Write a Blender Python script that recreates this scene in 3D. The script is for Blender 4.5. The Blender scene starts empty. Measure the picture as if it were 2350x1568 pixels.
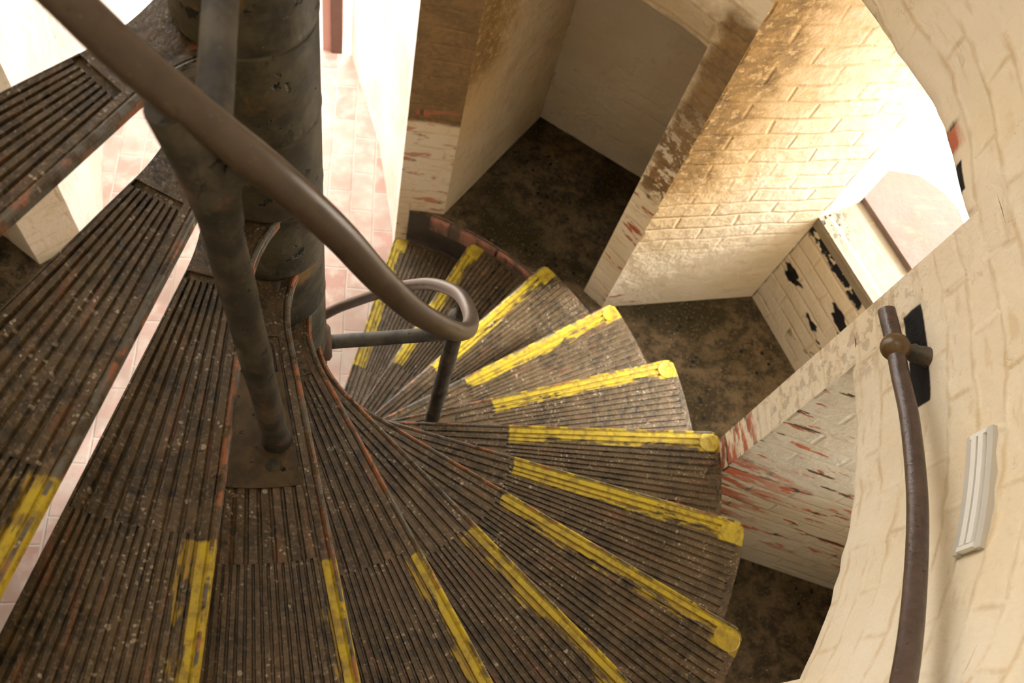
import bpy, math, random
from mathutils import Vector, Matrix
random.seed(4)
C = bpy.context.scene.collection
sc = bpy.context.scene
rad = math.radians
RISE = 0.179568; DTH = 15.1963

# ------------------------------------------------------------------ helpers
def tag(o, label=None, cat=None, group=None, kind=None):
    if label: o['label'] = label
    if cat: o['category'] = cat
    if group: o['group'] = group
    if kind: o['kind'] = kind
    return o

def empty(name, loc=(0, 0, 0), rz=0.0):
    o = bpy.data.objects.new(name, None); C.objects.link(o)
    o.location = loc; o.rotation_euler = (0, 0, rz); o.empty_display_size = .1
    return o

def P(r, thd, z):
    a = rad(thd); return Vector((r*math.cos(a), r*math.sin(a), z))

class MB:
    """collects faces (with uv and material slot) and links them as one mesh"""
    def __init__(s): s.v = []; s.f = []; s.uv = []; s.m = []; s.sm = []
    def face(s, pts, uvs=None, m=0, smooth=False):
        b = len(s.v); s.v += [tuple(p) for p in pts]; s.f.append(list(range(b, b+len(pts))))
        s.uv += list(uvs) if uvs else [(p[0], p[1]) for p in pts]
        s.m.append(m); s.sm.append(smooth)
    def grid(s, rows, uvs=None, m=0, smooth=True, closed=False, flip=False):
        b = len(s.v); nr = len(rows); nc = len(rows[0])
        for r in rows: s.v += [tuple(p) for p in r]
        for i in range(nr-1):
            for j in range(nc if closed else nc-1):
                k = (j+1) % nc
                q = [(i, j), (i, k), (i+1, k), (i+1, j)]
                if flip: q.reverse()
                s.f.append([b+a*nc+c for a, c in q])
                for (a, c) in q:
                    if uvs: s.uv.append(uvs[a][c])
                    else: s.uv.append((c/nc, a/nr))
                s.m.append(m); s.sm.append(smooth)
    def build(s, name, mats, parent=None, merge=True, kind=None):
        me = bpy.data.meshes.new(name); me.from_pydata(s.v, [], s.f)
        ul = me.uv_layers.new(name='UVMap')
        for i, u in enumerate(s.uv): ul.data[i].uv = u
        for i, p in enumerate(me.polygons): p.material_index = s.m[i]; p.use_smooth = s.sm[i]
        for mt in (mats if isinstance(mats, (list, tuple)) else [mats]): me.materials.append(mt)
        if merge:
            import bmesh
            bm = bmesh.new(); bm.from_mesh(me)
            bmesh.ops.remove_doubles(bm, verts=bm.verts, dist=1e-5)
            bmesh.ops.recalc_face_normals(bm, faces=bm.faces)
            bm.to_mesh(me); bm.free()
        o = bpy.data.objects.new(name, me); C.objects.link(o)
        if parent: o.parent = parent
        if kind: o['kind'] = kind
        return o

def spline(pts, n=8):
    pts = [Vector(p) for p in pts]; out = []
    q = [pts[0]*2-pts[1]] + pts + [pts[-1]*2-pts[-2]]
    for i in range(1, len(q)-2):
        a, b, c, d = q[i-1:i+3]
        for k in range(n):
            t = k/n
            out.append(.5*((2*b)+(c-a)*t+(2*a-5*b+4*c-d)*t*t+(3*b-a-3*c+d)*t**3))
    out.append(pts[-1]); return out

def tube(mb, pts, rad_, seg=20, cap=True, m=0, wob=0.0):
    """sweeps a circle; rad_ is a number or one per point"""
    pts = [Vector(p) for p in pts]; n = len(pts)
    R = rad_ if isinstance(rad_, (list, tuple)) else [rad_]*n
    t0 = (pts[1]-pts[0]).normalized()
    up = Vector((0, 0, 1)) if abs(t0.z) < .9 else Vector((1, 0, 0))
    nx = t0.cross(up).normalized(); rows = []; uvs = []; L = 0
    for i in range(n):
        t = (pts[min(i+1, n-1)]-pts[max(i-1, 0)]).normalized()
        nx = (nx-t*nx.dot(t)).normalized(); ny = t.cross(nx)
        if i: L += (pts[i]-pts[i-1]).length
        row = []; ur = []
        for k in range(seg):
            a = 2*math.pi*k/seg
            rr = R[i]*(1+wob*math.sin(3*a+L*40)*math.sin(L*31+k))
            row.append(pts[i]+(nx*math.cos(a)+ny*math.sin(a))*rr); ur.append((L, k/seg))
        rows.append(row); uvs.append(ur)
    mb.grid(rows, uvs, m=m, closed=True)
    if cap:
        mb.face(list(reversed(rows[0])), [(0, 0)]*seg, m); mb.face(rows[-1], [(L, 0)]*seg, m)

def sphere(mb, c, r, seg=24, m=0, sc_=(1, 1, 1)):
    c = Vector(c); rows = []
    for i in range(seg//2+1):
        a = math.pi*i/(seg//2); rows.append([c+Vector((r*sc_[0]*math.sin(a)*math.cos(2*math.pi*k/seg), r*sc_[1]*math.sin(a)*math.sin(2*math.pi*k/seg), r*sc_[2]*math.cos(a))) for k in range(seg)])
    mb.grid(rows, m=m, closed=True)

def box_pts(mb, c, ax, ay, az, m=0):
    """box from centre and three half vectors"""
    c, ax, ay, az = Vector(c), Vector(ax), Vector(ay), Vector(az)
    def q(i, j, k): return c+ax*i+ay*j+az*k
    for f in ([(-1,-1,-1),(-1,1,-1),(1,1,-1),(1,-1,-1)], [(-1,-1,1),(1,-1,1),(1,1,1),(-1,1,1)],
              [(-1,-1,-1),(1,-1,-1),(1,-1,1),(-1,-1,1)], [(1,-1,-1),(1,1,-1),(1,1,1),(1,-1,1)],
              [(1,1,-1),(-1,1,-1),(-1,1,1),(1,1,1)], [(-1,1,-1),(-1,-1,-1),(-1,-1,1),(-1,1,1)]):
        mb.face([q(*i) for i in f], None, m)

# ------------------------------------------------------------------ node helper
class G:
    def __init__(s, name):
        s.mat = bpy.data.materials.new(name); s.mat.use_nodes = True
        s.t = s.mat.node_tree; s.t.nodes.clear()
        s.out = s.t.nodes.new('ShaderNodeOutputMaterial')
        s.b = s.t.nodes.new('ShaderNodeBsdfPrincipled')
        s.t.links.new(s.b.outputs[0], s.out.inputs[0])
    def lk(s, inp, v):
        if isinstance(v, bpy.types.NodeSocket): s.t.links.new(v, inp)
        else:
            if isinstance(v, (int, float)) and inp.type in ('RGBA',): v = (v, v, v, 1)
            if isinstance(v, (tuple, list)) and inp.type == 'RGBA' and len(v) == 3: v = (*v, 1)
            if isinstance(v, (int, float)) and inp.type == 'VECTOR': v = (v, v, v)
            inp.default_value = v
    def m(s, op, a, b=None, c=None):
        n = s.t.nodes.new('ShaderNodeMath'); n.operation = op
        s.lk(n.inputs[0], a)
        if b is not None: s.lk(n.inputs[1], b)
        if c is not None: s.lk(n.inputs[2], c)
        return n.outputs[0]
    def add(s, a, b): return s.m('ADD', a, b)
    def sub(s, a, b): return s.m('SUBTRACT', a, b)
    def mul(s, a, b): return s.m('MULTIPLY', a, b)
    def mx(s, a, b): return s.m('MAXIMUM', a, b)
    def mn(s, a, b): return s.m('MINIMUM', a, b)
    def ss(s, x, lo, hi):
        n = s.t.nodes.new('ShaderNodeMapRange'); n.interpolation_type = 'SMOOTHSTEP'
        if lo > hi:
            lo, hi = hi, lo; n.inputs[3].default_value = 1; n.inputs[4].default_value = 0
        s.lk(n.inputs[0], x); n.inputs[1].default_value = lo; n.inputs[2].default_value = hi
        return n.outputs[0]
    def mix(s, f, a, b):
        n = s.t.nodes.new('ShaderNodeMix'); n.data_type = 'RGBA'
        s.lk(n.inputs[0], f); s.lk(n.inputs[6], a); s.lk(n.inputs[7], b); return n.outputs[2]
    def comb(s, x, y, z=0.0):
        n = s.t.nodes.new('ShaderNodeCombineXYZ'); s.lk(n.inputs[0], x); s.lk(n.inputs[1], y); s.lk(n.inputs[2], z); return n.outputs[0]
    def uv(s):
        n = s.t.nodes.new('ShaderNodeTexCoord'); q = s.t.nodes.new('ShaderNodeSeparateXYZ')
        s.t.links.new(n.outputs['UV'], q.inputs[0]); return q.outputs[0], q.outputs[1]
    def obj(s):
        return s.t.nodes.new('ShaderNodeTexCoord').outputs['Object']
    def rnd(s):
        return s.t.nodes.new('ShaderNodeObjectInfo').outputs['Random']
    def noise(s, vec, scale, detail=4, rough=.55, dist=0.0, col=False):
        n = s.t.nodes.new('ShaderNodeTexNoise'); s.lk(n.inputs['Vector'], vec)
        n.inputs['Scale'].default_value = scale; n.inputs['Detail'].default_value = detail
        n.inputs['Roughness'].default_value = rough; n.inputs['Distortion'].default_value = dist
        return n.outputs['Color'] if col else n.outputs['Fac']
    def vor(s, vec, scale, feature='F1', out='Distance'):
        n = s.t.nodes.new('ShaderNodeTexVoronoi'); n.feature = feature
        s.lk(n.inputs['Vector'], vec); n.inputs['Scale'].default_value = scale; return n.outputs[out]
    def brick(s, vec, w, h, mortar, smooth=.3, c1=(1,1,1), c2=(.6,.6,.6), cm=(0,0,0)):
        n = s.t.nodes.new('ShaderNodeTexBrick'); s.lk(n.inputs['Vector'], vec)
        n.inputs['Scale'].default_value = 1; n.inputs['Brick Width'].default_value = w; n.inputs['Row Height'].default_value = h
        n.inputs['Mortar Size'].default_value = mortar; n.inputs['Mortar Smooth'].default_value = smooth
        n.inputs['Color1'].default_value = (*c1, 1); n.inputs['Color2'].default_value = (*c2, 1); n.inputs['Mortar'].default_value = (*cm, 1)
        return n.outputs['Color'], n.outputs['Fac']
    def vadd(s, a, b):
        n = s.t.nodes.new('ShaderNodeVectorMath'); n.operation = 'ADD'; s.lk(n.inputs[0], a); s.lk(n.inputs[1], b); return n.outputs[0]
    def vmul(s, a, b):
        n = s.t.nodes.new('ShaderNodeVectorMath'); n.operation = 'MULTIPLY'; s.lk(n.inputs[0], a); s.lk(n.inputs[1], b); return n.outputs[0]
    def bump(s, h, dist, strength=1.0, nrm=None):
        n = s.t.nodes.new('ShaderNodeBump'); s.lk(n.inputs['Height'], h)
        n.inputs['Distance'].default_value = dist; n.inputs['Strength'].default_value = strength
        if nrm: s.lk(n.inputs['Normal'], nrm)
        return n.outputs[0]
    def fin(s, col, rough=.8, nrm=None, metal=0.0, spec=None):
        s.lk(s.b.inputs['Base Color'], col); s.lk(s.b.inputs['Roughness'], rough); s.lk(s.b.inputs['Metallic'], metal)
        if nrm: s.lk(s.b.inputs['Normal'], nrm)
        if spec is not None: s.lk(s.b.inputs['Specular IOR Level'], spec)
        return s.mat

# ------------------------------------------------------------------ materials
CREAM = (.82, .735, .585); OCHRE = (.60, .44, .24); BROWN = (.16, .095, .04)
RED = (.52, .16, .09)

def wall_mat(name, base=CREAM, brown=None, peel=None, black=None, bumpd=.009, warp=.012, ochre=.35, bw=.215, bh=.072, peelc=RED, brick_h=.45, crack=.35, bfade=None, halo=None, brown2=(.24, .145, .055)):
    """lime washed brick; brown / peel / black are functions (g,u,v,n) -> mask socket"""
    g = G(name); u, v = g.uv(); vec = g.comb(u, v)
    wv = g.vadd(vec, g.vmul(g.vadd(g.noise(vec, 5, 1, col=True), (-.5, -.5, -.5)), (warp, warp, 0)))
    bc, bf = g.brick(wv, bw, bh, .010, 1.0)
    if bfade: bf = g.mul(bf, g.ss(v, *bfade))
    big = g.noise(vec, 2.3, 2); med = g.noise(vec, 11, 4, .65); fine = g.noise(vec, 60, 2, .6)
    streak = g.noise(g.vmul(wv, (9, 26, 1)), 1, 3, .6)
    col = g.mix(g.ss(big, .35, .7), base, tuple(a*b for a, b in zip(base, (.93, .88, .78))))
    och = g.mul(g.mul(bf, g.ss(med, .42, .62)), ochre*1.5)
    och = g.mx(och, g.mul(g.ss(streak, .56, .72), ochre))
    col = g.mix(och, col, OCHRE)
    # hairline cracks in the paint
    cr = g.mul(g.ss(g.vor(g.vadd(g.vmul(wv, (1.0, 1.5, 1)), g.vmul(g.comb(med, streak), (.22, .22, 0))), 7, 'DISTANCE_TO_EDGE'), .016, .002), g.ss(med, .54, .64))
    col = g.mix(g.mul(cr, crack), col, (.42, .27, .14))
    h = g.add(g.mul(g.sub(1.0, g.mul(bf, g.ss(big, .3, .6))), brick_h), g.mul(med, 1.25))
    if halo:      # amber tide mark running along the sooty edge
        e_ = g.add(u, g.mul(g.sub(med, .5), .5))
        col = g.mix(g.mul(g.mul(g.ss(e_, halo*1.9, halo*.3), g.ss(v, -.45, .15)), .75), col, (.62, .39, .14))
    if brown:
        mk = brown(g, u, v, med)
        col = g.mix(mk, col, g.mix(g.ss(g.add(g.mul(med, .6), g.mul(fine, .4)), .38, .62), BROWN, brown2))
    if peel:
        mk = peel(g, u, v, g.noise(g.vmul(wv, (7, 22, 1)), 1, 4, .64))
        c2, f2 = g.brick(wv, bw, bh, .008, .2, peelc, tuple(a*.75 for a in peelc), (.10, .07, .05))
        col = g.mix(mk, col, c2)
    if black:
        mk = black(g, u, v, med); col = g.mix(mk, col, (.012, .012, .014))
    return g.fin(col, .82, g.bump(h, bumpd, .8), spec=.25)

def box_mask(g, u, v, u0, u1, v0, v1, n, e=.02, amp=.05):
    uu = g.add(u, g.mul(g.sub(n, .5), amp)); vv = g.add(v, g.mul(g.sub(n, .5), -amp))
    a = g.mul(g.ss(uu, u0-e, u0+e), g.ss(uu, u1+e, u1-e))
    return g.mul(a, g.mul(g.ss(vv, v0-e, v0+e), g.ss(vv, v1+e, v1-e)))
def U(thd): return rad(thd)*1.25

# cylinder wall: painted brick with stains round the second pier, peeled pier end, black patch by the rail
def cyl_brown(g, u, v, n):
    n2 = g.noise(g.comb(u, v), 26, 5, .7)
    a = box_mask(g, u, v, U(31), U(39.5), .02, .78, n, .03, .10)
    flakes = g.ss(n2, .50, .56)
    a = g.mul(a, g.sub(1.0, g.mul(flakes, g.ss(v, .55, .05))))
    b = box_mask(g, u, v, U(66), U(78), -.16, 1.5, n, .012, .04)
    c = g.mul(box_mask(g, u, v, U(-6), U(1), .5, .95, n, .08, .25), g.ss(n2, .5, .56))
    d = g.mul(box_mask(g, u, v, U(38), U(60), .6, .74, n, .05, .25), .6)
    e = g.mul(box_mask(g, u, v, U(-6), U(1), .28, .6, n, .05, .3), g.ss(n2, .5, .58))
    return g.mul(g.mx(g.mx(g.mx(a, b), d), g.mul(g.mx(c, e), .4)), .95)
def cyl_peel(g, u, v, n):
    a = g.mul(box_mask(g, u, v, U(-6), U(1.5), -.9, .18, n, .05, .3), g.ss(n, .44, .52))
    b = g.mul(box_mask(g, u, v, U(66), U(78), -.9, -.1, n, .02, .05), g.mul(g.ss(n, .55, .62), .75))
    c = g.mul(box_mask(g, u, v, U(29), U(41), -.9, .1, n, .05, .1), g.ss(n, .57, .64))
    d = g.mul(box_mask(g, u, v, U(6.8), U(9.4), 1.0, 1.14, n, .01, .04), 1.0)
    e = g.mul(box_mask(g, u, v, U(-6), U(2), .5, 1.0, n, .04, .1), g.ss(n, .66, .70))
    return g.mx(g.mx(g.mx(a, b), g.mx(c, d)), e)
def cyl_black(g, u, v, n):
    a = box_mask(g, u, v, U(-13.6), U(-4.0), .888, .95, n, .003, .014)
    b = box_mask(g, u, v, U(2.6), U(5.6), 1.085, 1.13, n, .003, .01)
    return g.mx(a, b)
M_cyl = wall_mat('lime_washed_brick', brown=cyl_brown, peel=cyl_peel, black=cyl_black, warp=.045, bumpd=.010, ochre=.42, brick_h=.26)

# side faces of the piers: u = metres from the inner edge
def side_brown(w, strength=.95, lo=.0):
    def f(g, u, v, n):
        edge = g.add(u, g.mul(g.sub(n, .5), .28)); vv = g.add(v, g.mul(g.sub(n, .5), .3))
        a = g.mul(g.ss(edge, w, w*.35), g.ss(vv, lo-.08, lo+.12))
        n2 = g.noise(g.comb(u, v), 32, 5, .7)
        a = g.mul(a, g.sub(1.0, g.mul(g.ss(n2, .54, .6), .8)))
        return g.mul(a, strength)
    return f
M_p2r = wall_mat('sooty_edged_brick', brown=side_brown(.20, .8, .05), ochre=.6, bumpd=.012, warp=.035, base=(.80, .72, .59), bfade=(-.42, .0), halo=.26, brown2=(.36, .21, .07), peel=lambda g, u, v, n: g.mul(g.mul(g.ss(u, .25, .1), g.ss(v, -.2, -.4)), g.ss(n, .6, .66)))
M_p1r = wall_mat('smoke_stained_brick', base=(.78, .68, .53), brown=side_brown(.26, .8, .0), ochre=.4, brick_h=.12, halo=.24, brown2=(.30, .19, .06))
M_p3r = wall_mat('peeling_white_brick', base=(.64, .61, .53), ochre=.12, brick_h=.3,
                 peel=lambda g, u, v, n: g.mul(g.mx(g.mul(g.ss(n, .57, .61), g.ss(v, -.62, -.4)),
                                g.mul(g.ss(u, .3, .02), g.mul(g.ss(n, .46, .5), g.ss(v, .16, .0)))), 1.0), bumpd=.012)
M_back1 = wall_mat('grey_lime_wall', base=(.78, .71, .61), ochre=.06, brick_h=.10)
M_back2 = wall_mat('mouldy_lime_wall', base=(.76, .68, .56), ochre=.35,
    black=lambda g, u, v, n: g.mx(g.mul(box_mask(g, u, v, .0, .34, -.205, -.10, n, .006, .10), g.ss(g.noise(g.comb(u, v), 18, 4), .40, .46)),
            g.mx(g.mul(g.ss(g.noise(g.comb(g.mul(u, .6), v, 3.3), 7, 4), .60, .625), g.ss(v, -.7, -.5)),
                 g.ss(g.add(u, g.mul(n, .03)), .022, .012))))
M_plain = wall_mat('plain_lime_wall', base=(.78, .71, .60), ochre=.2)
M_white = wall_mat('whitewashed_wall', base=(.86, .83, .78), ochre=.06)
M_sill = wall_mat('blackened_sill', base=(.27, .225, .165), ochre=.2,
    black=lambda g, u, v, n: g.mul(g.mul(g.ss(g.noise(g.comb(u, v), 30, 5, .7), .5, .56), g.ss(u, .22, .05)), g.ss(v, .16, .04)))
M_stone = wall_mat('pink_stone', base=(.17, .12, .105), ochre=.1, brick_h=.0, bw=5, bh=5)

def floor_mat():
    g = G('dark_damp_concrete'); o = g.obj()
    a = g.noise(o, 3, 3, .6); b = g.noise(o, 22, 4, .68); c = g.noise(o, 90, 1)
    col = g.mix(g.ss(b, .38, .62), (.055, .040, .022), (.15, .108, .06))
    col = g.mix(g.ss(a, .42, .66), col, (.035, .026, .008))
    col = g.mix(g.mul(g.ss(c, .58, .7), .5), col, (.2, .15, .09))
    dots = g.mul(g.ss(g.vor(o, 26), .26, .18), g.ss(g.noise(o, 6, 2), .5, .58))
    col = g.mix(dots, col, (.012, .011, .010))
    sp = g.mul(g.ss(g.vor(o, 38), .085, .06), g.ss(g.noise(o, 9, 2), .5, .6))
    col = g.mix(sp, col, (.5, .45, .36))
    return g.fin(col, .75, g.bump(b, .007, .8), spec=.3)
M_floor = floor_mat()

def brickfloor_mat():
    g = G('pink_brick_paving'); o = g.obj()
    wv = g.vadd(o, g.vmul(g.vadd(g.noise(o, 6, 2, col=True), (-.5, -.5, -.5)), (.012, .012, 0)))
    n = g.t.nodes.new('ShaderNodeSeparateXYZ'); g.lk(n.inputs[0], wv)
    sw = g.comb(n.outputs[1], n.outputs[0])
    bc, bf = g.brick(sw, .2, .1, .005, .5, (.56, .35, .30), (.68, .50, .44), (.72, .64, .58))
    col = g.mix(g.ss(g.noise(o, 14, 5), .4, .7), bc, (.70, .60, .54))
    col = g.mix(g.mul(g.ss(g.noise(o, 4, 3), .5, .62), .5), col, (.42, .33, .27))
    return g.fin(col, .8, g.bump(g.sub(g.mul(g.noise(o, 30, 4), .4), bf), .006, .8), spec=.3)
M_pave = brickfloor_mat()

def rim_mat():
    g = G('grimy_rim_brick'); u, v = g.uv(); vec = g.comb(u, v)
    bc, bf = g.brick(vec, .22, .075, .006, .3, (.50, .22, .16), (.36, .17, .12), (.07, .055, .04))
    n = g.noise(vec, 14, 5); col = g.mix(g.ss(n, .38, .58), (.12, .09, .065), bc)
    return g.fin(col, .8, g.bump(g.sub(n, g.mul(bf, .5)), .008, .8))
M_rim = rim_mat()
g = G('dark_damp_plinth'); n = g.noise(g.obj(), 14, 5)
M_plinth = g.fin(g.mix(n, (.03, .026, .02), (.11, .09, .07)), .8, g.bump(n, .01))

def tread_mat():
    g = G('grooved_cast_iron'); u, v = g.uv(); r = g.rnd()      # u: metres behind the nosing, v: metres from the column
    off = g.comb(g.mul(r, 37.0), g.mul(r, 91.0), g.mul(r, 13.0))
    vec = g.vadd(g.comb(u, v), off)
    str_ = g.noise(g.vadd(g.vmul(g.comb(u, v), (1, .12, 1)), off), 70, 2, .6)
    a = g.noise(vec, 9, 2); b = g.noise(vec, 45, 4, .68); c = g.noise(vec, 160, 1)
    col = g.mix(g.ss(b, .35, .65), (.026, .016, .005), (.090, .056, .020))
    col = g.mix(g.ss(a, .4, .65), col, g.mix(b, (.050, .028, .007), (.135, .088, .040)))
    col = g.mix(g.mul(g.ss(str_, .60, .70), .38), col, (.22, .075, .03))
    col = g.mix(g.mul(g.ss(g.noise(vec, 34, 3, .7), .62, .70), .6), col, (.016, .016, .014))
    col = g.mix(g.mul(g.ss(c, .56, .66), .45), col, (.21, .155, .10))
    # trodden-in grit and flakes of lime
    wv2 = g.vadd(vec, g.vmul(g.comb(c, b), (.008, .008, 0)))
    s1 = g.mul(g.ss(g.vor(wv2, 120), .30, .20), g.ss(g.noise(vec, 18, 2, .7), .50, .62))
    s2 = g.mul(g.ss(g.vor(g.vadd(wv2, (5, 3, 1)), 34), .15, .11), g.ss(g.noise(vec, 15, 2), .54, .60))
    col = g.mix(g.mul(g.mx(s1, s2), .75), col, (.42, .36, .27))
    # front edge: rust and blue-grey undercoat where it is worn
    edge = g.ss(u, .014, .002)
    ec = g.mix(g.ss(g.noise(g.vadd(g.vmul(g.comb(u, v), (2, .5, 1)), off), 22, 3), .50, .60), (.12, .115, .105), (.36, .125, .055))
    col = g.mix(g.mul(g.mul(edge, g.ss(g.noise(vec, 50, 4), .40, .52)), .8), col, ec)
    # yellow safety paint
    wob = g.noise(vec, 26, 3, .7)
    inner = g.ss(g.add(v, g.mul(g.sub(wob, .5), .03)), .583, .587)
    wide = g.ss(g.add(u, g.mul(g.sub(g.noise(g.vadd(g.vmul(g.comb(u, v), (1, .35, 1)), off), 14, 4), .5), .035)), .054, .048)
    wear = g.noise(g.vadd(g.vmul(g.comb(u, v), (1, .22, 1)), off), 60, 3, .7)
    an = g.t.nodes.new('ShaderNodeAttribute'); an.attribute_type = 'OBJECT'; an.attribute_name = 'wear'; wr_ = an.outputs['Fac']
    thin = g.ss(g.sub(g.sub(wear, g.mul(g.ss(u, .018, .06), .20)), g.mul(g.mul(wr_, .15), g.ss(u, .020, .026))), .28, .38)
    faded = g.mul(g.mul(g.mn(wr_, 1.0), g.ss(u, .018, .026)), .75)
    bare = g.sub(1.0, g.mul(g.mul(g.ss(u, .010, .006), g.ss(u, .001, .003)), g.ss(g.noise(vec, 30, 4), .44, .52)))
    boss = g.ss(v, 1.125, 1.14)
    ym = g.mul(g.mul(inner, g.mul(g.mx(wide, g.mul(boss, g.ss(u, .064, .060))), bare)), g.mx(thin, g.mul(boss, .9)))
    yc = g.mix(g.ss(wob, .35, .7), (.50, .375, .012), (.42, .31, .03))
    yc = g.mix(g.mul(g.ss(b, .46, .64), .6), yc, (.17, .10, .025))
    yc = g.mix(faded, yc, (.27, .165, .012))
    col = g.mix(ym, col, yc)
    ro = g.sub(.60, g.mul(c, .2))
    return g.fin(col, ro, g.bump(b, .0026, 1.0), spec=.5)
M_tread = tread_mat()

def iron(name, c1, c2, rust=(.25, .09, .03), ra=.3, rough=.45, bd=.002, sc_=20, pit=1.0):
    g = G(name); o = g.vadd(g.obj(), g.comb(g.mul(g.rnd(), 9.0), 0.0, 0.0))
    a = g.noise(o, sc_, 4, .65); b = g.noise(o, sc_*5, 2)
    col = g.mix(g.ss(a, .35, .65), c1, c2); col = g.mix(g.mul(g.ss(g.noise(o, sc_*.6, 5, .7), .56, .68), ra), col, rust)
    pits = g.mul(g.ss(g.noise(g.vadd(o, (7, 7, 7)), sc_*2.2, 3, .65), .64, .69), pit)
    col = g.mix(pits, col, (.01, .009, .008))
    sp = g.mul(g.ss(g.vor(o, sc_*9), .16, .1), g.ss(b, .55, .62)); col = g.mix(g.mul(sp, .5), col, (.3, .27, .2))
    return g.fin(col, rough, g.bump(g.sub(a, pits) if pit else a, bd, 1), spec=.5)
M_hub = iron('weathered_black_iron', (.026, .022, .014), (.085, .072, .046), rust=(.24, .14, .04), ra=.6, rough=.55, bd=.004, sc_=13)
M_pad = iron('dusty_iron_pad', (.05, .030, .010), (.10, .064, .024), ra=.25, rough=.7, bd=.001)
M_post = iron('black_post_paint', (.020, .017, .012), (.068, .058, .042), ra=.35, rough=.66, bd=.0015)
M_rail = iron('brown_handrail_paint', (.062, .041, .029), (.078, .054, .039), rust=(.09, .055, .03), ra=.2, rough=.34, bd=.0002, pit=0.0)
M_wrail = iron('dark_brown_rail_paint', (.05, .032, .026), (.08, .05, .042), ra=.1, rough=.3, bd=.0012, sc_=60)
M_brass = iron('bronze_bracket', (.09, .05, .015), (.13, .075, .03), ra=.1, rough=.35, bd=.0004, pit=0.0)
g = G('brown_door_paint'); n = g.noise(g.obj(), 12, 4); M_door = g.fin(g.mix(n, (.13, .06, .045), (.22, .12, .09)), .6, g.bump(n, .004))
g = G('pink_frame_paint'); n = g.noise(g.obj(), 12, 4); M_frame = g.fin(g.mix(n, (.55, .28, .24), (.62, .36, .3)), .6)
g = G('white_plastic'); M_plast = g.fin((.80, .79, .75), .35)
g = G('grey_plastic'); M_plast2 = g.fin((.55, .53, .48), .45)
g = G('sunlit_sand'); n = g.noise(g.obj(), 5, 5); M_sand = g.fin(g.mix(n, (.74, .68, .60), (.82, .78, .72)), .9)

# ------------------------------------------------------------------ stair tread
HUB = .0896; RO = 1.2
def front_y(x):       # the front edge runs radially and flares into the hub
    if x >= .20: return 0.0
    t = (.20-x)/.16; return .062*max(t, 0)**2.2
ca, sa = math.cos(rad(-DTH)), math.sin(rad(-DTH))
def rear_pt(x):       # rear edge: previous nosing line, 38 mm further back
    s = 0.0
    if x < .20: s = .034*((.20-x)/.14)**2
    y0 = -.045-s
    return Vector((x*ca-y0*sa, x*sa+y0*ca, 0))
def rcorner(x, y, r=.034):
    cx, cy = RO-r, -r
    if x > cx and y > cy:
        d = math.hypot(x-cx, y-cy)
        if d > r: return cx+(x-cx)*r/d, cy+(y-cy)*r/d
    return x, y
def cross(x, t, z=0.0):
    """point on the tread at distance x from the column, t = 0 front .. 1 rear"""
    a = Vector((x, front_y(x), 0))
    if x > 1.15:                       # end arc
        pass
    b = rear_pt(x)
    p = a.lerp(b, t)
    lim = x if x > .3 else None
    if lim:                            # keep constant distance from the axis
        p = p*(x/p.length)
    x_, y_ = rcorner(p.x, p.y)
    return Vector((x_, y_, z))
def uvp(p): return (-p[1], math.hypot(p[0], p[1]))

def slab(mb, x0, x1, t0, t1, z0, z1, nx=24, nt=6):
    xs = [x0+(x1-x0)*i/nx for i in range(nx+1)]
    if x1 > 1.19: xs = [x for x in xs if x < 1.16]+[1.166+.034*math.sin(math.pi/2*i/8) for i in range(9)]; nx = len(xs)-1
    ts = [t0+(t1-t0)*i/nt for i in range(nt+1)]
    if x1 > 1.19: ts = [0, .02, .045, .07, .1]+ts[1:]; nt = len(ts)-1
    top = [[cross(x, t, z1) for t in ts] for x in xs]; bot = [[cross(x, t, z0) for t in ts] for x in xs]
    mb.grid(top, [[uvp(p) for p in r] for r in top], smooth=False)
    mb.grid(bot, [[uvp(p) for p in r] for r in bot], smooth=False, flip=True)
    for side in ([(top[i][0], bot[i][0]) for i in range(nx+1)], [(top[i][-1], bot[i][-1]) for i in range(nx+1)],
                 [(top[0][j], bot[0][j]) for j in range(nt+1)], [(top[-1][j], bot[-1][j]) for j in range(nt+1)]):
        mb.grid([[a, b] for a, b in side], [[uvp(a), uvp(b)] for a, b in side], smooth=False)

def ridge(mb, x0, x1, ta, tb, zb, zt, n=14):
    """one raised rib between cross fractions ta..tb (bevelled)"""
    rows = []
    for i in range(n+1):
        x = x0+(x1-x0)*i/n; w = tb-ta; e = .16*w
        rows.append([cross(x, ta, zb), cross(x, ta+e, zt), cross(x, tb-e, zt), cross(x, tb, zb)])
    mb.grid(rows, [[uvp(p) for p in r] for r in rows], smooth=False)
    for r in (rows[0], rows[-1]): mb.face(r, [uvp(p) for p in r])

def tfrac(x, d):      # fraction corresponding to d metres behind the front edge
    w = (rear_pt(x)-Vector((x, front_y(x), 0))).length; return d/w

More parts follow.
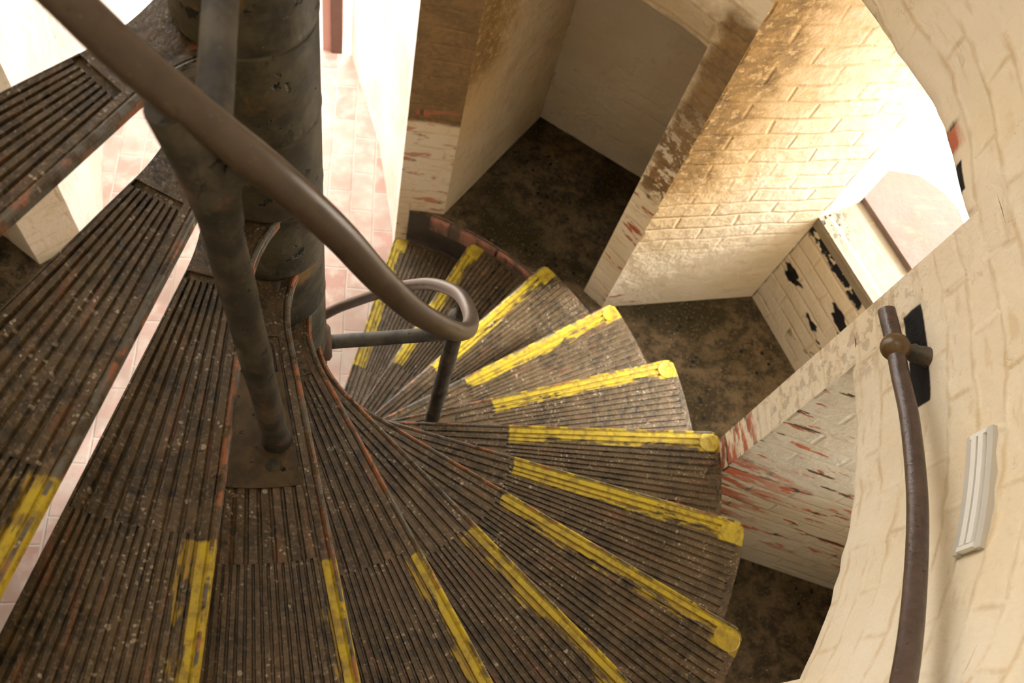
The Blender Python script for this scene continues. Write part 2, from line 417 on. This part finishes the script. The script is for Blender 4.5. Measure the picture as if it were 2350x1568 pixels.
def build_plate(parent):
    mb = MB()
    slab(mb, .055, RO, 0, 1, -.014, -.0045, 40, 6)
    # smooth pad next to the column
    slab(mb, .055, .20, .0, 1, -.0046, -.001, 8, 6)
    def zone(x0, x1, n, duty):
        for k in range(n):
            # boundaries start behind the nosing bar
            def tt(x, q): t0 = tfrac(x, .026); return t0+(1-.012-t0)*q
            qa = (k+.5*(1-duty))/n; qb = (k+1-.5*(1-duty))/n
            rows = []
            m_ = 12
            for i in range(m_+1):
                x = x0+(x1-x0)*i/m_; ta, tb = tt(x, qa), tt(x, qb); e = .16*(tb-ta)
                rows.append([cross(x, ta, -.0045), cross(x, ta+e, 0), cross(x, tb-e, 0), cross(x, tb, -.0045)])
            mb.grid(rows, [[uvp(p) for p in r] for r in rows], smooth=False)
            mb.face(rows[0], [uvp(p) for p in rows[0]])
            if x1 > 1: mb.face(rows[-1], [uvp(p) for p in rows[-1]])
    zone(.212, .577, 8, .85)
    zone(.577, 1.182, 16, .80)
    # rear and end rim
    ridge(mb, .2, RO, .972, 1.0, -.0045, 0, 30)
    return mb.build('tread_plate', M_tread, parent, merge=False)

def build_nosing(parent):
    mb = MB(); n = 60; rows = []; uvs = []
    prof = [(.0240, -.0045), (.0225, .0005), (.0120, .0010), (.0105, -.0010), (.0085, .0015), (.005, .0035), (.0015, .0020),
            (.0003, -.002), (.0002, -.008), (.001, -.013), (.004, -.015), (.007, -.0145), (.008, -.012)]
    xl = [.082+(1.16-.082)*i/56 for i in range(57)]+[1.166+.034*math.sin(math.pi/2*i/9) for i in range(10)]
    for x in xl:
        row = []; ur = []
        sl = 0 if x > .2 else 2.2*.062/.16*((.20-x)/.16)**1.2
        nv = Vector((sl, 1, 0)).normalized()
        for d, z in prof:
            p = Vector((x, front_y(x), 0))-nv*d
            px, py = rcorner(p.x, p.y)
            row.append(Vector((px, py, z))); ur.append((max(d, 0), x))
        rows.append(row); uvs.append(ur)
    mb.grid(rows, uvs, smooth=False)
    mb.face(rows[-1], uvs[-1])
    return mb.build('nosing', M_tread, parent, merge=False)

def build_boss(parent):
    # rounded corner boss at the wall end of the nosing
    mb = MB(); cx, cy, r = 1.166, -.034, .030; seg = 28
    prof = [(r*1.02, -.006), (r*1.0, .0006), (r*.93, .0016), (r*.86, .0010), (0.0005, .0014)]
    rows = []
    for rr, z in prof: rows.append([Vector((cx+rr*math.cos(2*math.pi*k/seg), cy+rr*math.sin(2*math.pi*k/seg), z)) for k in range(seg)])
    mb.grid(rows, [[uvp(p) for p in r_] for r_ in rows], closed=True, smooth=True)
    return mb.build('corner_boss', M_tread, parent, merge=False)

def build_hub(parent):
    mb = MB(); seg = 40
    prof = [(HUB-.012, -.001), (HUB-.003, -.0005), (HUB, -.004), (HUB, -.150), (HUB+.0004, -.162), (HUB+.0012, -.172), (HUB+.0004, -.1775), (HUB-.012, -.1785)]
    seg = 56
    rows = [[Vector((r*math.cos(2*math.pi*k/seg), r*math.sin(2*math.pi*k/seg), z)) for k in range(seg)] for r, z in prof]
    mb.grid(rows[:2], closed=True, smooth=False); mb.grid(rows[2:4], closed=True, smooth=True)
    mb.grid(rows[1:3], closed=True, smooth=False); mb.grid(rows[3:], closed=True, smooth=False)
    return mb.build('hub_sleeve', M_hub, parent, merge=False)

proto = empty('stair_tread')
build_plate(proto); build_nosing(proto); build_boss(proto); build_hub(proto)
labels = {
 -9: 'cast iron tread at the top left corner, its hub uppermost on the central column',
 -8: 'uppermost iron tread crossing the top left, smooth pad behind the brown handrail',
 -7: 'iron tread at the left edge with an orange rusted lip beside the gap',
 -6: 'broad dark iron tread left of the post foot, worn yellow strip along it',
 -5: 'iron tread that carries the foot of the upper handrail post on a flat square pad',
 -4: 'iron tread next below the one with the upper post foot, worn yellow strip',
 -3: 'iron tread whose long slender yellow edge leaves the picture bottom right of centre',
 -2: 'iron tread whose yellow rounded corner is the lowest one in the right foreground',
 -1: 'iron tread with rounded yellow corner beside the peeling white brick face',
  0: 'iron tread whose yellow end touches the red brick pier corner, strip nearly horizontal',
  1: 'pale grooved tread under the lower handrail post foot, yellow end over the dark floor',
  2: 'pale grooved tread, its yellow corner pointing at the foot of the middle pier',
  3: 'iron tread level with the brick kerb, yellow corner just above the dark floor',
  4: 'sunken iron tread beside the red kerb bricks, yellow strip seen through the rail loop',
  5: 'lowest iron tread next to the pink paving, with the palest yellow strip',
}
treads = {}
def copy_tree(o, parent=None):
    c = o.copy(); C.objects.link(c); c.parent = parent
    for ch in list(o.children): copy_tree(ch, c)
    return c
for i, k in enumerate(sorted(labels)):
    t = proto if i == 0 else copy_tree(proto)
    t.location = (0, 0, -k*RISE); t.rotation_euler = (0, 0, rad(k*DTH)); treads[k] = t
    tag(t, labels[k], 'stair tread', 'cast iron treads of the spiral stair')
    for ch in t.children: ch['wear'] = {-9: 1., -8: 1., -7: 1., -6: .9, -5: 1.1, -4: .8, -3: .7, -2: .5}.get(k, .15)

# flat pads that take the post feet (parts of their treads)
for k in (-5, 1):
    mb = MB(); rows = []
    xs = [.268, .274]+[.274+.18*i/6 for i in range(1, 7)]+[.460]
    for z0, z1 in ((-.004, .0022),):
        def pt(x, t, z): return cross(x, t, z)
        N_ = 8
        tr = lambda x, q: tfrac(x, .030)+(1-tfrac(x, .008)-tfrac(x, .030))*q
        top = [[pt(x, tr(x, j/N_), .0022) for j in range(N_+1)] for x in xs]
        mb.grid(top, smooth=False)
        ring = [top[0][j] for j in range(N_+1)]+[top[i_][-1] for i_ in range(1, len(xs))]+[top[-1][j] for j in range(N_-1, -1, -1)]+[top[i_][0] for i_ in range(len(xs)-2, 0, -1)]
        low = [Vector((p.x, p.y, -.004)) for p in ring]
        mb.grid([ring, low], closed=True, smooth=False)
    o = mb.build('post_pad', M_pad, treads[k], merge=False)
    mb = MB(); c = P(.423, -9.3, .0022)
    for r_, z in ((.011, .001),):
        prof = [(.0115, 0), (.0105, .0022), (.006, .003), (.0004, .0032)]
        mb.grid([[c+Vector((rr*math.cos(2*math.pi*q/20), rr*math.sin(2*math.pi*q/20), zz)) for q in range(20)] for rr, zz in prof], closed=True)
    mb.build('pad_bolt', M_post, o, merge=False)

# ------------------------------------------------------------------ inner handrail with posts and stays
hr = empty('spiral_handrail', P(.381, -84.3, .898))
tag(hr, 'brown painted round handrail spiralling past the column, on two black posts', 'handrail')
inv = Vector(hr.location)
def L(p): return Vector(p)-inv
rp = [(-130, 2.13), (-118, 2.0), (-107, 1.885), (-98, 1.796), (-93, 1.744), (-86, 1.676), (-78, 1.593), (-70, 1.489), (-62, 1.360), (-52.5, 1.218),
      (-42, 1.084), (-31.5, .957), (-19, .826), (-5, .705), (9.3, .605), (20, .517), (31, .417), (41, .312), (50.5, .205), (66.5, .028), (79, -.098), (95, -.27), (112, -.45), (126, -.60)]
mb = MB(); pts = spline([P(.381, t, z) for t, z in rp], 8)
nn = len(pts); tube(mb, [L(p) for p in pts], [.0138+.0044*min(1, i/45) - .0030*max(0, min(1, (i-60)/50)) for i in range(nn)], 24)
mb.build('rail', M_rail, hr, merge=False)
def post(foot, top, bend=None, r=.0205, knob=True):
    mb = MB(); f, t = Vector(foot), Vector(top)
    mid = [f+Vector((0, 0, 0)), f.lerp(t, .15), f.lerp(t, .5), f.lerp(t, .8), t]
    if bend: mid[2] += Vector(bend)*.6; mid[3] += Vector(bend)
    pp = spline(mid, 6); n = len(pp)
    rr = [r*(1.0+.03*math.sin(i*1.3)) for i in range(n)]
    rr[0] = r*1.18; rr[1] = r*1.06
    tube(mb, [L(p) for p in pp], rr, 22)
    o = mb.build('post', M_post, hr, merge=False); return o
a0 = post(P(.381, -84.3, .8995), P(.381, -87.4, 1.642), bend=(0, 0, 0))
b0 = post(P(.381, 6.9, -.1765), P(.381, 6.9, .535), r=.0195)
# saddles between post tops and rail
mb = MB(); tube(mb, [L(p) for p in spline([P(.381, -86.8, 1.53), P(.380, -87.5, 1.60), P(.381, -88.6, 1.65), P(.381, -90.2, 1.695)], 5)], [.0205+.003*math.sin(math.pi*i/15) for i in range(16)], 18)
tube(mb, [L(p) for p in spline([P(.381, -86.6, 1.53), P(.381, -86.0, 1.58), P(.381, -84.3, 1.61), P(.381, -82.0, 1.615)], 5)], [.0205-.007*i/15 for i in range(16)], 18)
mb.build('saddle', M_post, hr, merge=False)
mb = MB(); sphere(mb, L(P(.381, 6.9, .535)), .027, 18, sc_=(1, 1, .8))
tube(mb, [L(p) for p in spline([P(.381, 6.9, .53), P(.384, 7.2, .57), P(.381, 8.0, .605)], 4)], .014, 14)
mb.build('saddle', M_post, hr, merge=False)
# stay bars to the column
mb = MB(); tube(mb, [L(P(.082, 7, .452)), L(P(.2, 7, .455)), L(P(.378, 6.9, .462))], .0165, 18)
mb.build('stay_bar', M_post, hr, merge=False)
mb = MB(); tube(mb, [L(P(.082, -85, 1.655)), L(P(.2, -85.3, 1.655)), L(P(.365, -85.8, 1.655))], .0165, 18)
mb.build('stay_bar', M_post, hr, merge=False)
for th, z in ((7, .452), (-85, 1.655)):
    mb = MB(); d = P(1, th, 0)
    tube(mb, [L(P(.080, th, z)), L(P(.094, th, z)), L(P(.100, th, z))], [.043, .042, .034], 22)
    mb.build('stay_flange', iron('rusty_flange', (.10, .045, .02), (.05, .035, .02), ra=.6, rough=.7) if th == 7 else M_hub, hr, merge=False)

# ------------------------------------------------------------------ wall handrail
wr = empty('wall_handrail', P(1.22, -9, .9))
tag(wr, 'short-ended dark brown rail curving along the cream round wall at the right', 'handrail')
inv = Vector(wr.location)
mb = MB()
wpts = [(-4.6, .928), (-8, .938), (-11.8, .951), (-17.3, .985), (-25.6, 1.041), (-34.1, 1.110), (-42.2, 1.195), (-50, 1.285), (-60, 1.40), (-72, 1.54)]
tube(mb, [L(p) for p in spline([P(1.16, t, z) for t, z in wpts], 8)], .0165, 22)
mb.build('rail', M_wrail, wr, merge=False)
for th, z in ((-8.8, .941), (-66, 1.47)):
    mb = MB(); c = P(1.16, th, z)
    sphere(mb, L(c), .0275, 26)
    br = mb.build('bracket', M_brass, wr, merge=False)
    mb = MB(); e = P(1.225, th-.5, z+.004)
    pp = [c.lerp(e, q) for q in (.25, .4, .5, .62, .75, .88, 1.0)]
    tube(mb, [L(p) for p in pp], [.015, .014, .018, .016, .018, .019, .022], 20)
    mb.build('bracket_stem', M_post, br, merge=False)

# ------------------------------------------------------------------ masonry
RWt = [(-180, 1.22), (-10, 1.22), (-4.8, 1.22), (-.3, 1.22), (15, 1.285), (35.1, 1.345), (39.2, 1.332), (55, 1.30), (67.7, 1.249), (76, 1.2), (95, 1.22), (132.4, 1.25), (140, 1.27), (160, 1.22), (180, 1.22), (400, 1.22)]
def RW(t):
    t = (t+180) % 360-180
    for (a, ra), (b, rb) in zip(RWt, RWt[1:]):
        if a <= t <= b:
            q = (t-a)/(b-a); q = q*q*(3-2*q); return ra+(rb-ra)*q
    return 1.22
FZ = -.70; BZ = -1.078; ROOF = 3.6

# upper round wall, sector by sector down to each opening's head
def head(t):
    t = (t+180) % 360-180
    if -.3 <= t <= 35.1: return 1.115+(1.035-1.115)*min(1, (t+.3)/31.8)
    if 39.2 <= t <= 67.7: return .625
    if 76 <= t <= 132.4: return 2.1
    return .672
piers = [(-.3, -4.8), (39.2, 35.1), (76, 67.7), (140, 132.4), (-37, -44), (-75, -83), (-112, -119), (-149, -156), (179, 172)]
bounds = sorted(set([((a+180) % 360-180) for p in piers for a in p]))
def in_pier(t):
    t = (t+180) % 360-180
    return any(min(a, b)-1e-6 <= t <= max(a, b)+1e-6 for a, b in piers)
mb = MB()
sectors = list(zip(bounds, bounds[1:]+[bounds[0]+360]))
for a, b in sectors:
    mid = (a+b)/2; isp = in_pier(mid); n = max(2, int((b-a)/1.5)); passage = 76 < ((mid+180) % 360-180) < 132.4
    ts = [a+(b-a)*i/n for i in range(n+1)]; eps = 1e-3
    lo = [1.2 if isp else head(min(max(t, a+eps), b-eps)) for t in ts]
    if isp and passage: pass
    zs = [0, .004, .012]+[.012+(1-.012)*(j/10)**1.3 for j in range(1, 11)]
    rows = []; uvs = []
    for zf in zs:
        row = []; ur = []
        for t, l in zip(ts, lo):
            z = l+(ROOF-l)*zf; dr = 0 if isp else (.010 if zf == 0 else (.003 if zf == .004 else 0))
            w = (.004*math.sin(t*1.7+z*3)+.003*math.sin(t*.61-z*7))*math.sin(math.pi*(t-a)/(b-a))
            row.append(P(RW(t)+dr+w*0.6, t, z)); ur.append((U((t+180) % 360-180 if b < 179.9 else t), z))
        rows.append(row); uvs.append(ur)
    mb.grid(rows, uvs, smooth=True)
    ro = 1.55 if passage else 2.5
    # soffit, outer face
    mb.grid([[P(RW(t)+(0 if isp else .010), t, l) for t, l in zip(ts, lo)], [P(ro, t, l) for t, l in zip(ts, lo)]],
            [[(U(t), 0) for t in ts], [(U(t), 1) for t in ts]], m=1, smooth=False)
    mb.grid([[P(ro, t, l) for t, l in zip(ts, lo)], [P(ro, t, ROOF) for t in ts]], [[(U(t), 0) for t in ts], [(U(t), 3) for t in ts]], m=1, smooth=False)
    if not isp:   # cheeks where the head is cut into the wall
        for t, l in ((ts[0], lo[0]), (ts[-1], lo[-1])):
            q = [P(RW(t), t, l), P(ro, t, l), P(ro, t, 1.2), P(RW(t), t, 1.2)]
            mb.face(q, [((p-q[0]).xy.length, p.z) for p in q], 1)
wu = mb.build('wall_round', [M_cyl, M_plain], None, merge=False, kind='structure')

def prism(name, loop, mats, z0, z1, edge_m, top=True, u0=None, parent=None, nz=1):
    """vertical prism from plan corners; edge_m gives a slot per edge; cylindrical uv on slot 0"""
    mb = MB(); n = len(loop)
    for i in range(n):
        a = Vector((*loop[i], 0)); b = Vector((*loop[(i+1) % n], 0)); m = edge_m[i]
        if m is None: continue
        if m == 0: ua, ub = math.atan2(a.y, a.x)*1.25, math.atan2(b.y, b.x)*1.25
        else:
            ln = (b-a).length
            ua, ub = (0, ln) if a.length < b.length else (ln, 0)
        mb.face([(a.x, a.y, z0), (b.x, b.y, z0), (b.x, b.y, z1), (a.x, a.y, z1)], [(ua, z0), (ub, z0), (ub, z1), (ua, z1)], m)
    if top: mb.face([(x, y, z1) for x, y in loop], None, len(mats)-1)
    return mb.build(name, mats, parent, merge=True, kind='structure')

def pr(r, t): p = P(r, t, 0); return (p.x, p.y)
# pier beside the entrance passage (left of picture centre)
prism('wall_entrance_pier', [pr(1.2, 76), pr(1.225, 71.8), (.474, 1.156), (.896, 1.702), (1.25, 2.16), (.06, 2.30), (.212, 1.778), (.287, 1.30)],
      [M_cyl, M_p1r, M_white], BZ, 1.2, [0, 0, 1, 1, 2, 2, 2, 2])
# middle pier
prism('wall_middle_pier', [(1.101, .773), (1.747, .864), (1.747+.176, .864+.085), (1.747+.31, .864+.28), (2.2, 1.6), (1.53, 1.28), pr(1.332, 39.2)],
      [M_cyl, M_p2r, M_plain], FZ-.02, 1.2, [1, 2, 2, 2, 2, 2, 0])
# slender pier with the red brick end
prism('wall_slender_pier', [pr(1.22, -4.8), (1.874, -.322), (2.3, -.47), (2.3, .05), (2.06, .03), pr(1.22, -.3)],
      [M_cyl, M_p3r, M_plain], FZ-.02, 1.2, [1, 1, 1, 2, 2, 0])
# pier on the far side of the passage
prism('wall_passage_pier', [pr(1.25, 132.4), pr(1.26, 136.2), pr(1.27, 140), (-1.60, 1.30), (-1.75, 2.2), (-1.0, 2.35), (-.965, 1.55)],
      [M_cyl, M_plain, M_white], BZ, 1.2, [0, 0, 1, 1, 2, 2, 2])
for nm, (a, b) in zip(('near', 'rear', 'back', 'outer', 'far'), piers[4:]):
    m = (a+b)/2
    prism('wall_%s_pier' % nm, [pr(1.22, b), pr(2.3, m-5.5), pr(2.3, m+5.5), pr(1.22, a)], [M_cyl, M_plain, M_plain], FZ-.02, 1.2, [1, 1, 1, 0])

# back walls of the bays
def backwall(name, a, b, mat, z0=FZ-.02, z1=1.2, th=.3):
    a, b = Vector((*a, 0)), Vector((*b, 0)); d = (b-a).normalized(); nrm = Vector((-d.y, d.x, 0))
    if nrm.dot((a+b)/2) < 0: nrm = -nrm
    mb = MB(); ln = (b-a).length
    mb.face([(a.x, a.y, z0), (b.x, b.y, z0), (b.x, b.y, z1), (a.x, a.y, z1)], [(0, z0), (ln, z0), (ln, z1), (0, z1)])
    c, e = a+nrm*th, b+nrm*th
    mb.face([(a.x, a.y, z1), (b.x, b.y, z1), (e.x, e.y, z1), (c.x, c.y, z1)], None)
    mb.face([(c.x, c.y, z0), (e.x, e.y, z0), (e.x, e.y, z1), (c.x, c.y, z1)], None)
    mb.face([(a.x, a.y, z0), (c.x, c.y, z0), (c.x, c.y, z1), (a.x, a.y, z1)], None)
    mb.face([(b.x, b.y, z0), (e.x, e.y, z0), (e.x, e.y, z1), (b.x, b.y, z1)], None)
    return mb.build(name, mat, None, kind='structure')
d1 = Vector((1.324-.896, 1.419-1.702)); e1 = Vector((.896, 1.702))
backwall('wall_alcove_back', tuple(e1-d1*.25), tuple(e1+d1*1.7), M_back1)
# window bay: low wall under the sill, open above
SZ = -.115
w0 = Vector((1.747, .864)); wd = Vector((.139, -.346)).normalized(); w1 = w0+wd*.98
backwall('wall_window_back', tuple(w0), tuple(w1), M_back2, FZ-.02, SZ-.002, .05)
wn = Vector((-wd.y, wd.x)); wn = wn if wn.dot(w0) > 0 else -wn
mb = MB()
def W(s, d, z): p = w0+wd*s+wn*d; return Vector((p.x, p.y, z))
q = [W(-.03, -.004, SZ), W(.98, -.004, SZ), W(.98, .21, SZ-.01), W(-.03, .21, SZ-.01)]
mb.face(q, [(0, 0), (.98, 0), (.98, .21), (0, .21)])
q = [W(-.03, -.004, SZ), W(.98, -.004, SZ), W(.98, -.004, SZ-.05), W(-.03, -.004, SZ-.05)]
mb.face(q, [(0, .2), (.98, .2), (.98, .25), (0, .25)])
mb.build('trim_sill', M_sill, None, kind='structure')
mb = MB()   # weathered outer ledge with a rounded outer edge
arc = [W(-.02, .205, 0), W(.95, .205, 0)]
edge = [W(.95, .30, 0), W(.55, .40, 0), W(.30, .49, 0), W(.17, .535, 0), W(.14, .545, 0), W(.055, .532, 0), W(-.037, .482, 0), W(-.093, .374, 0), W(-.05, .28, 0)]
loop = [arc[0], arc[1]]+edge
mb.face([(p.x, p.y, SZ+.015) for p in loop], None)
for i in range(len(loop)):
    a, b = loop[i], loop[(i+1) % len(loop)]
    mb.face([(a.x, a.y, SZ+.015), (b.x, b.y, SZ+.015), (b.x, b.y, -.9), (a.x, a.y, -.9)], None)
mb.build('trim_ledge', M_stone, None, kind='structure')
# remaining bays
backwall('wall_right_back', (1.95, -.34), pr(2.02, -46), M_plain, FZ-.02, .22)  # unseen wall, kept low so sky light enters this bay
for nm, a, b in (('wall_near_back', -42, -82), ('wall_rear_back', -80, -118), ('wall_back', -116, -155), ('wall_outer_back', -152, -188)):
    backwall(nm, pr(2.0, a), pr(2.0, b), M_plain)
backwall('wall_left_back', pr(2.0, 179), pr(2.02, 138), M_plain)

mb = MB(); ts = [112+i*8.0 for i in range(30)]          # unseen cover added to cut skylight, open on the lower flight side
mb.grid([[P(r, t, ROOF-.02) for t in ts] for r in (.10, 2.6)], smooth=False)
ts = [-24+i*8.5 for i in range(17)]
mb.grid([[P(r, t, ROOF-.02) for t in ts] for r in (.72, 2.6)], smooth=False)
mb.build('ceiling_baffle', M_plain, None, merge=False, kind='structure')
# raised platform floor (annulus) and the sunken brick floor
mb = MB()
ts = [133+i*2.0 for i in range(int((360+75.5-133)/2)+1)]+[435.7]
mb.grid([[P(1.212, t, FZ) for t in ts], [P(1.5, t, FZ) for t in ts], [P(2.4, t, FZ) for t in ts]], smooth=False)
mb.grid([[P(1.212, t, FZ) for t in ts], [P(1.212, t, BZ) for t in ts]], [[(U(t), FZ) for t in ts], [(U(t), BZ) for t in ts]], m=1, smooth=False)
mb.build('floor', [M_floor, M_plinth], None, merge=False, kind='structure')
mb = MB()
ts = [44+i*1.5 for i in range(18)]+[69.6]
r0, r1 = 1.206, 1.228
sec = [(r0, BZ+.30), (r0-.0, FZ-.004), (r0+.006, FZ+.007), (r1, FZ+.006), (r1+.004, FZ-.01)]
mb.grid([[P(r, t, z) for t in ts] for r, z in sec], [[(U(t), .02+i*.022) for t in ts] for i in range(5)], smooth=False)
mb.build('trim_kerb', M_rim, None, merge=False, kind='structure')
mb = MB()
mb.face([(-1.9, -1.9, BZ), (1.9, -1.9, BZ), (1.9, 2.32, BZ), (-1.9, 2.32, BZ)])
mb.build('floor_brick', M_pave, None, kind='structure')
mb = MB()
mb.face([(-9, 2.3, BZ-.03), (9, 2.3, BZ-.03), (9, 12, BZ-.03), (-9, 12, BZ-.03)])
mb.face([(2.2, -5, -.9), (9, -5, -.9), (9, 5, -.9), (2.2, 5, -.9)])
mb.build('floor_outside', M_sand, None, kind='structure')

# open door leaf and its painted frame at the end of the passage
dr = empty('door_1', (-.02, 2.36, BZ)); dr['kind'] = 'structure'
mb = MB(); box_pts(mb, (.012, .30, 1.0), (.026, 0, 0), (0, .36, 0), (0, 0, 1.0)); mb.build('door_leaf', M_door, dr)
mb = MB(); box_pts(mb, (-.036, .0, 1.0), (.02, 0, 0), (0, .045, 0), (0, 0, 1.0)); mb.build('door_frame', M_frame, dr)

# ------------------------------------------------------------------ white slotted fixture on the round wall
fx = empty('wall_vent', P(1.22, -24.5, 1.108)); fx.rotation_euler = (0, 0, rad(-24.5))
tag(fx, 'narrow white plastic slotted fitting set in the cream wall right of the rail', 'vent')
# local axes: x outward, y along increasing angle, z up ; tilted with the stair
fr = empty('x'); bpy.data.objects.remove(fr)
def Q(s, h, d):  # s along, h up, d out of the wall (towards the axis)
    th = s/1.22; r = 1.22-d
    return Vector((r*math.cos(th)-1.22, r*math.sin(th), h-.06*s))
def bar(mb, s0, s1, h0, h1, d0, d1, n=8):
    rows = []
    for i in range(n+1):
        s = s0+(s1-s0)*i/n
        rows.append([Q(s, h0, d0), Q(s, h1, d0), Q(s, h1, d1), Q(s, h0, d1)])
    mb.grid(rows, closed=True, smooth=False); mb.face(rows[0], None); mb.face(rows[-1], None)
mb = MB(); bar(mb, -.106, .106, -.031, .031, -.004, .004); mb.build('back_plate', M_plast, fx)
for h0, h1 in ((-.033, -.019), (.019, .033)):
    mb = MB(); bar(mb, -.108, .108, h0, h1, -.002, .009); mb.build('side_flange', M_plast2, fx)
for h in (-.0085, .0085):
    mb = MB(); bar(mb, -.098, .098, h-.006, h+.006, .0, .013); mb.build('tube_bar', M_plast, fx)
for s in (-.102, .102):
    mb = MB(); bar(mb, s-.004, s+.004, -.02, .02, .0, .012, 1); mb.build('end_cap', M_plast, fx)

# ------------------------------------------------------------------ light
w = bpy.data.worlds.new('sky'); sc.world = w; w.use_nodes = True
bg = w.node_tree.nodes['Background']; bg.inputs[0].default_value = (1.0, .975, .93, 1); bg.inputs[1].default_value = 7.2
sun = bpy.data.lights.new('sun', 'SUN'); sun.energy = 11.0; sun.angle = rad(14); sun.color = (1, .95, .87)
so = bpy.data.objects.new('sun', sun); C.objects.link(so)
so.rotation_euler = Vector((.80, .09, .58)).to_track_quat('Z', 'Y').to_euler()

# ------------------------------------------------------------------ camera
cam = bpy.data.cameras.new('camera'); co = bpy.data.objects.new('camera', cam); C.objects.link(co); sc.camera = co
Rm = [[0.9840860101733093, -0.03122122831117835, 0.17492844103620267], [0.04846961281750539, -0.8999475333413196, -0.43329566564358457], [0.17095444192491854, 0.43487891663658845, -0.8841124966037995]]
X = Vector(Rm[0]); Y = -Vector(Rm[1]); Z = -Vector(Rm[2]); loc = Vector((0.15691006, -0.86904376, 2.2911201))
co.matrix_world = Matrix(((X.x, Y.x, Z.x, loc.x), (X.y, Y.y, Z.y, loc.y), (X.z, Y.z, Z.z, loc.z), (0, 0, 0, 1)))
cam.sensor_width = 36; cam.lens = 2044.149/2350*36; cam.clip_start = .02; cam.clip_end = 100
cam.dof.use_dof = True; cam.dof.focus_distance = 1.55; cam.dof.aperture_fstop = 5.6
sc.view_settings.view_transform = 'Standard'; sc.view_settings.look = 'None'; sc.view_settings.gamma = 1
sc.view_settings.use_curve_mapping = False; sc.view_settings.exposure = 0.0
sc.cycles.max_bounces = 5; sc.cycles.diffuse_bounces = 4; sc.cycles.glossy_bounces = 2; sc.cycles.transmission_bounces = 0
sc.cycles.use_adaptive_sampling = True; sc.cycles.adaptive_threshold = .09; sc.cycles.adaptive_min_samples = 12; sc.cycles.caustics_reflective = False; sc.cycles.caustics_refractive = False
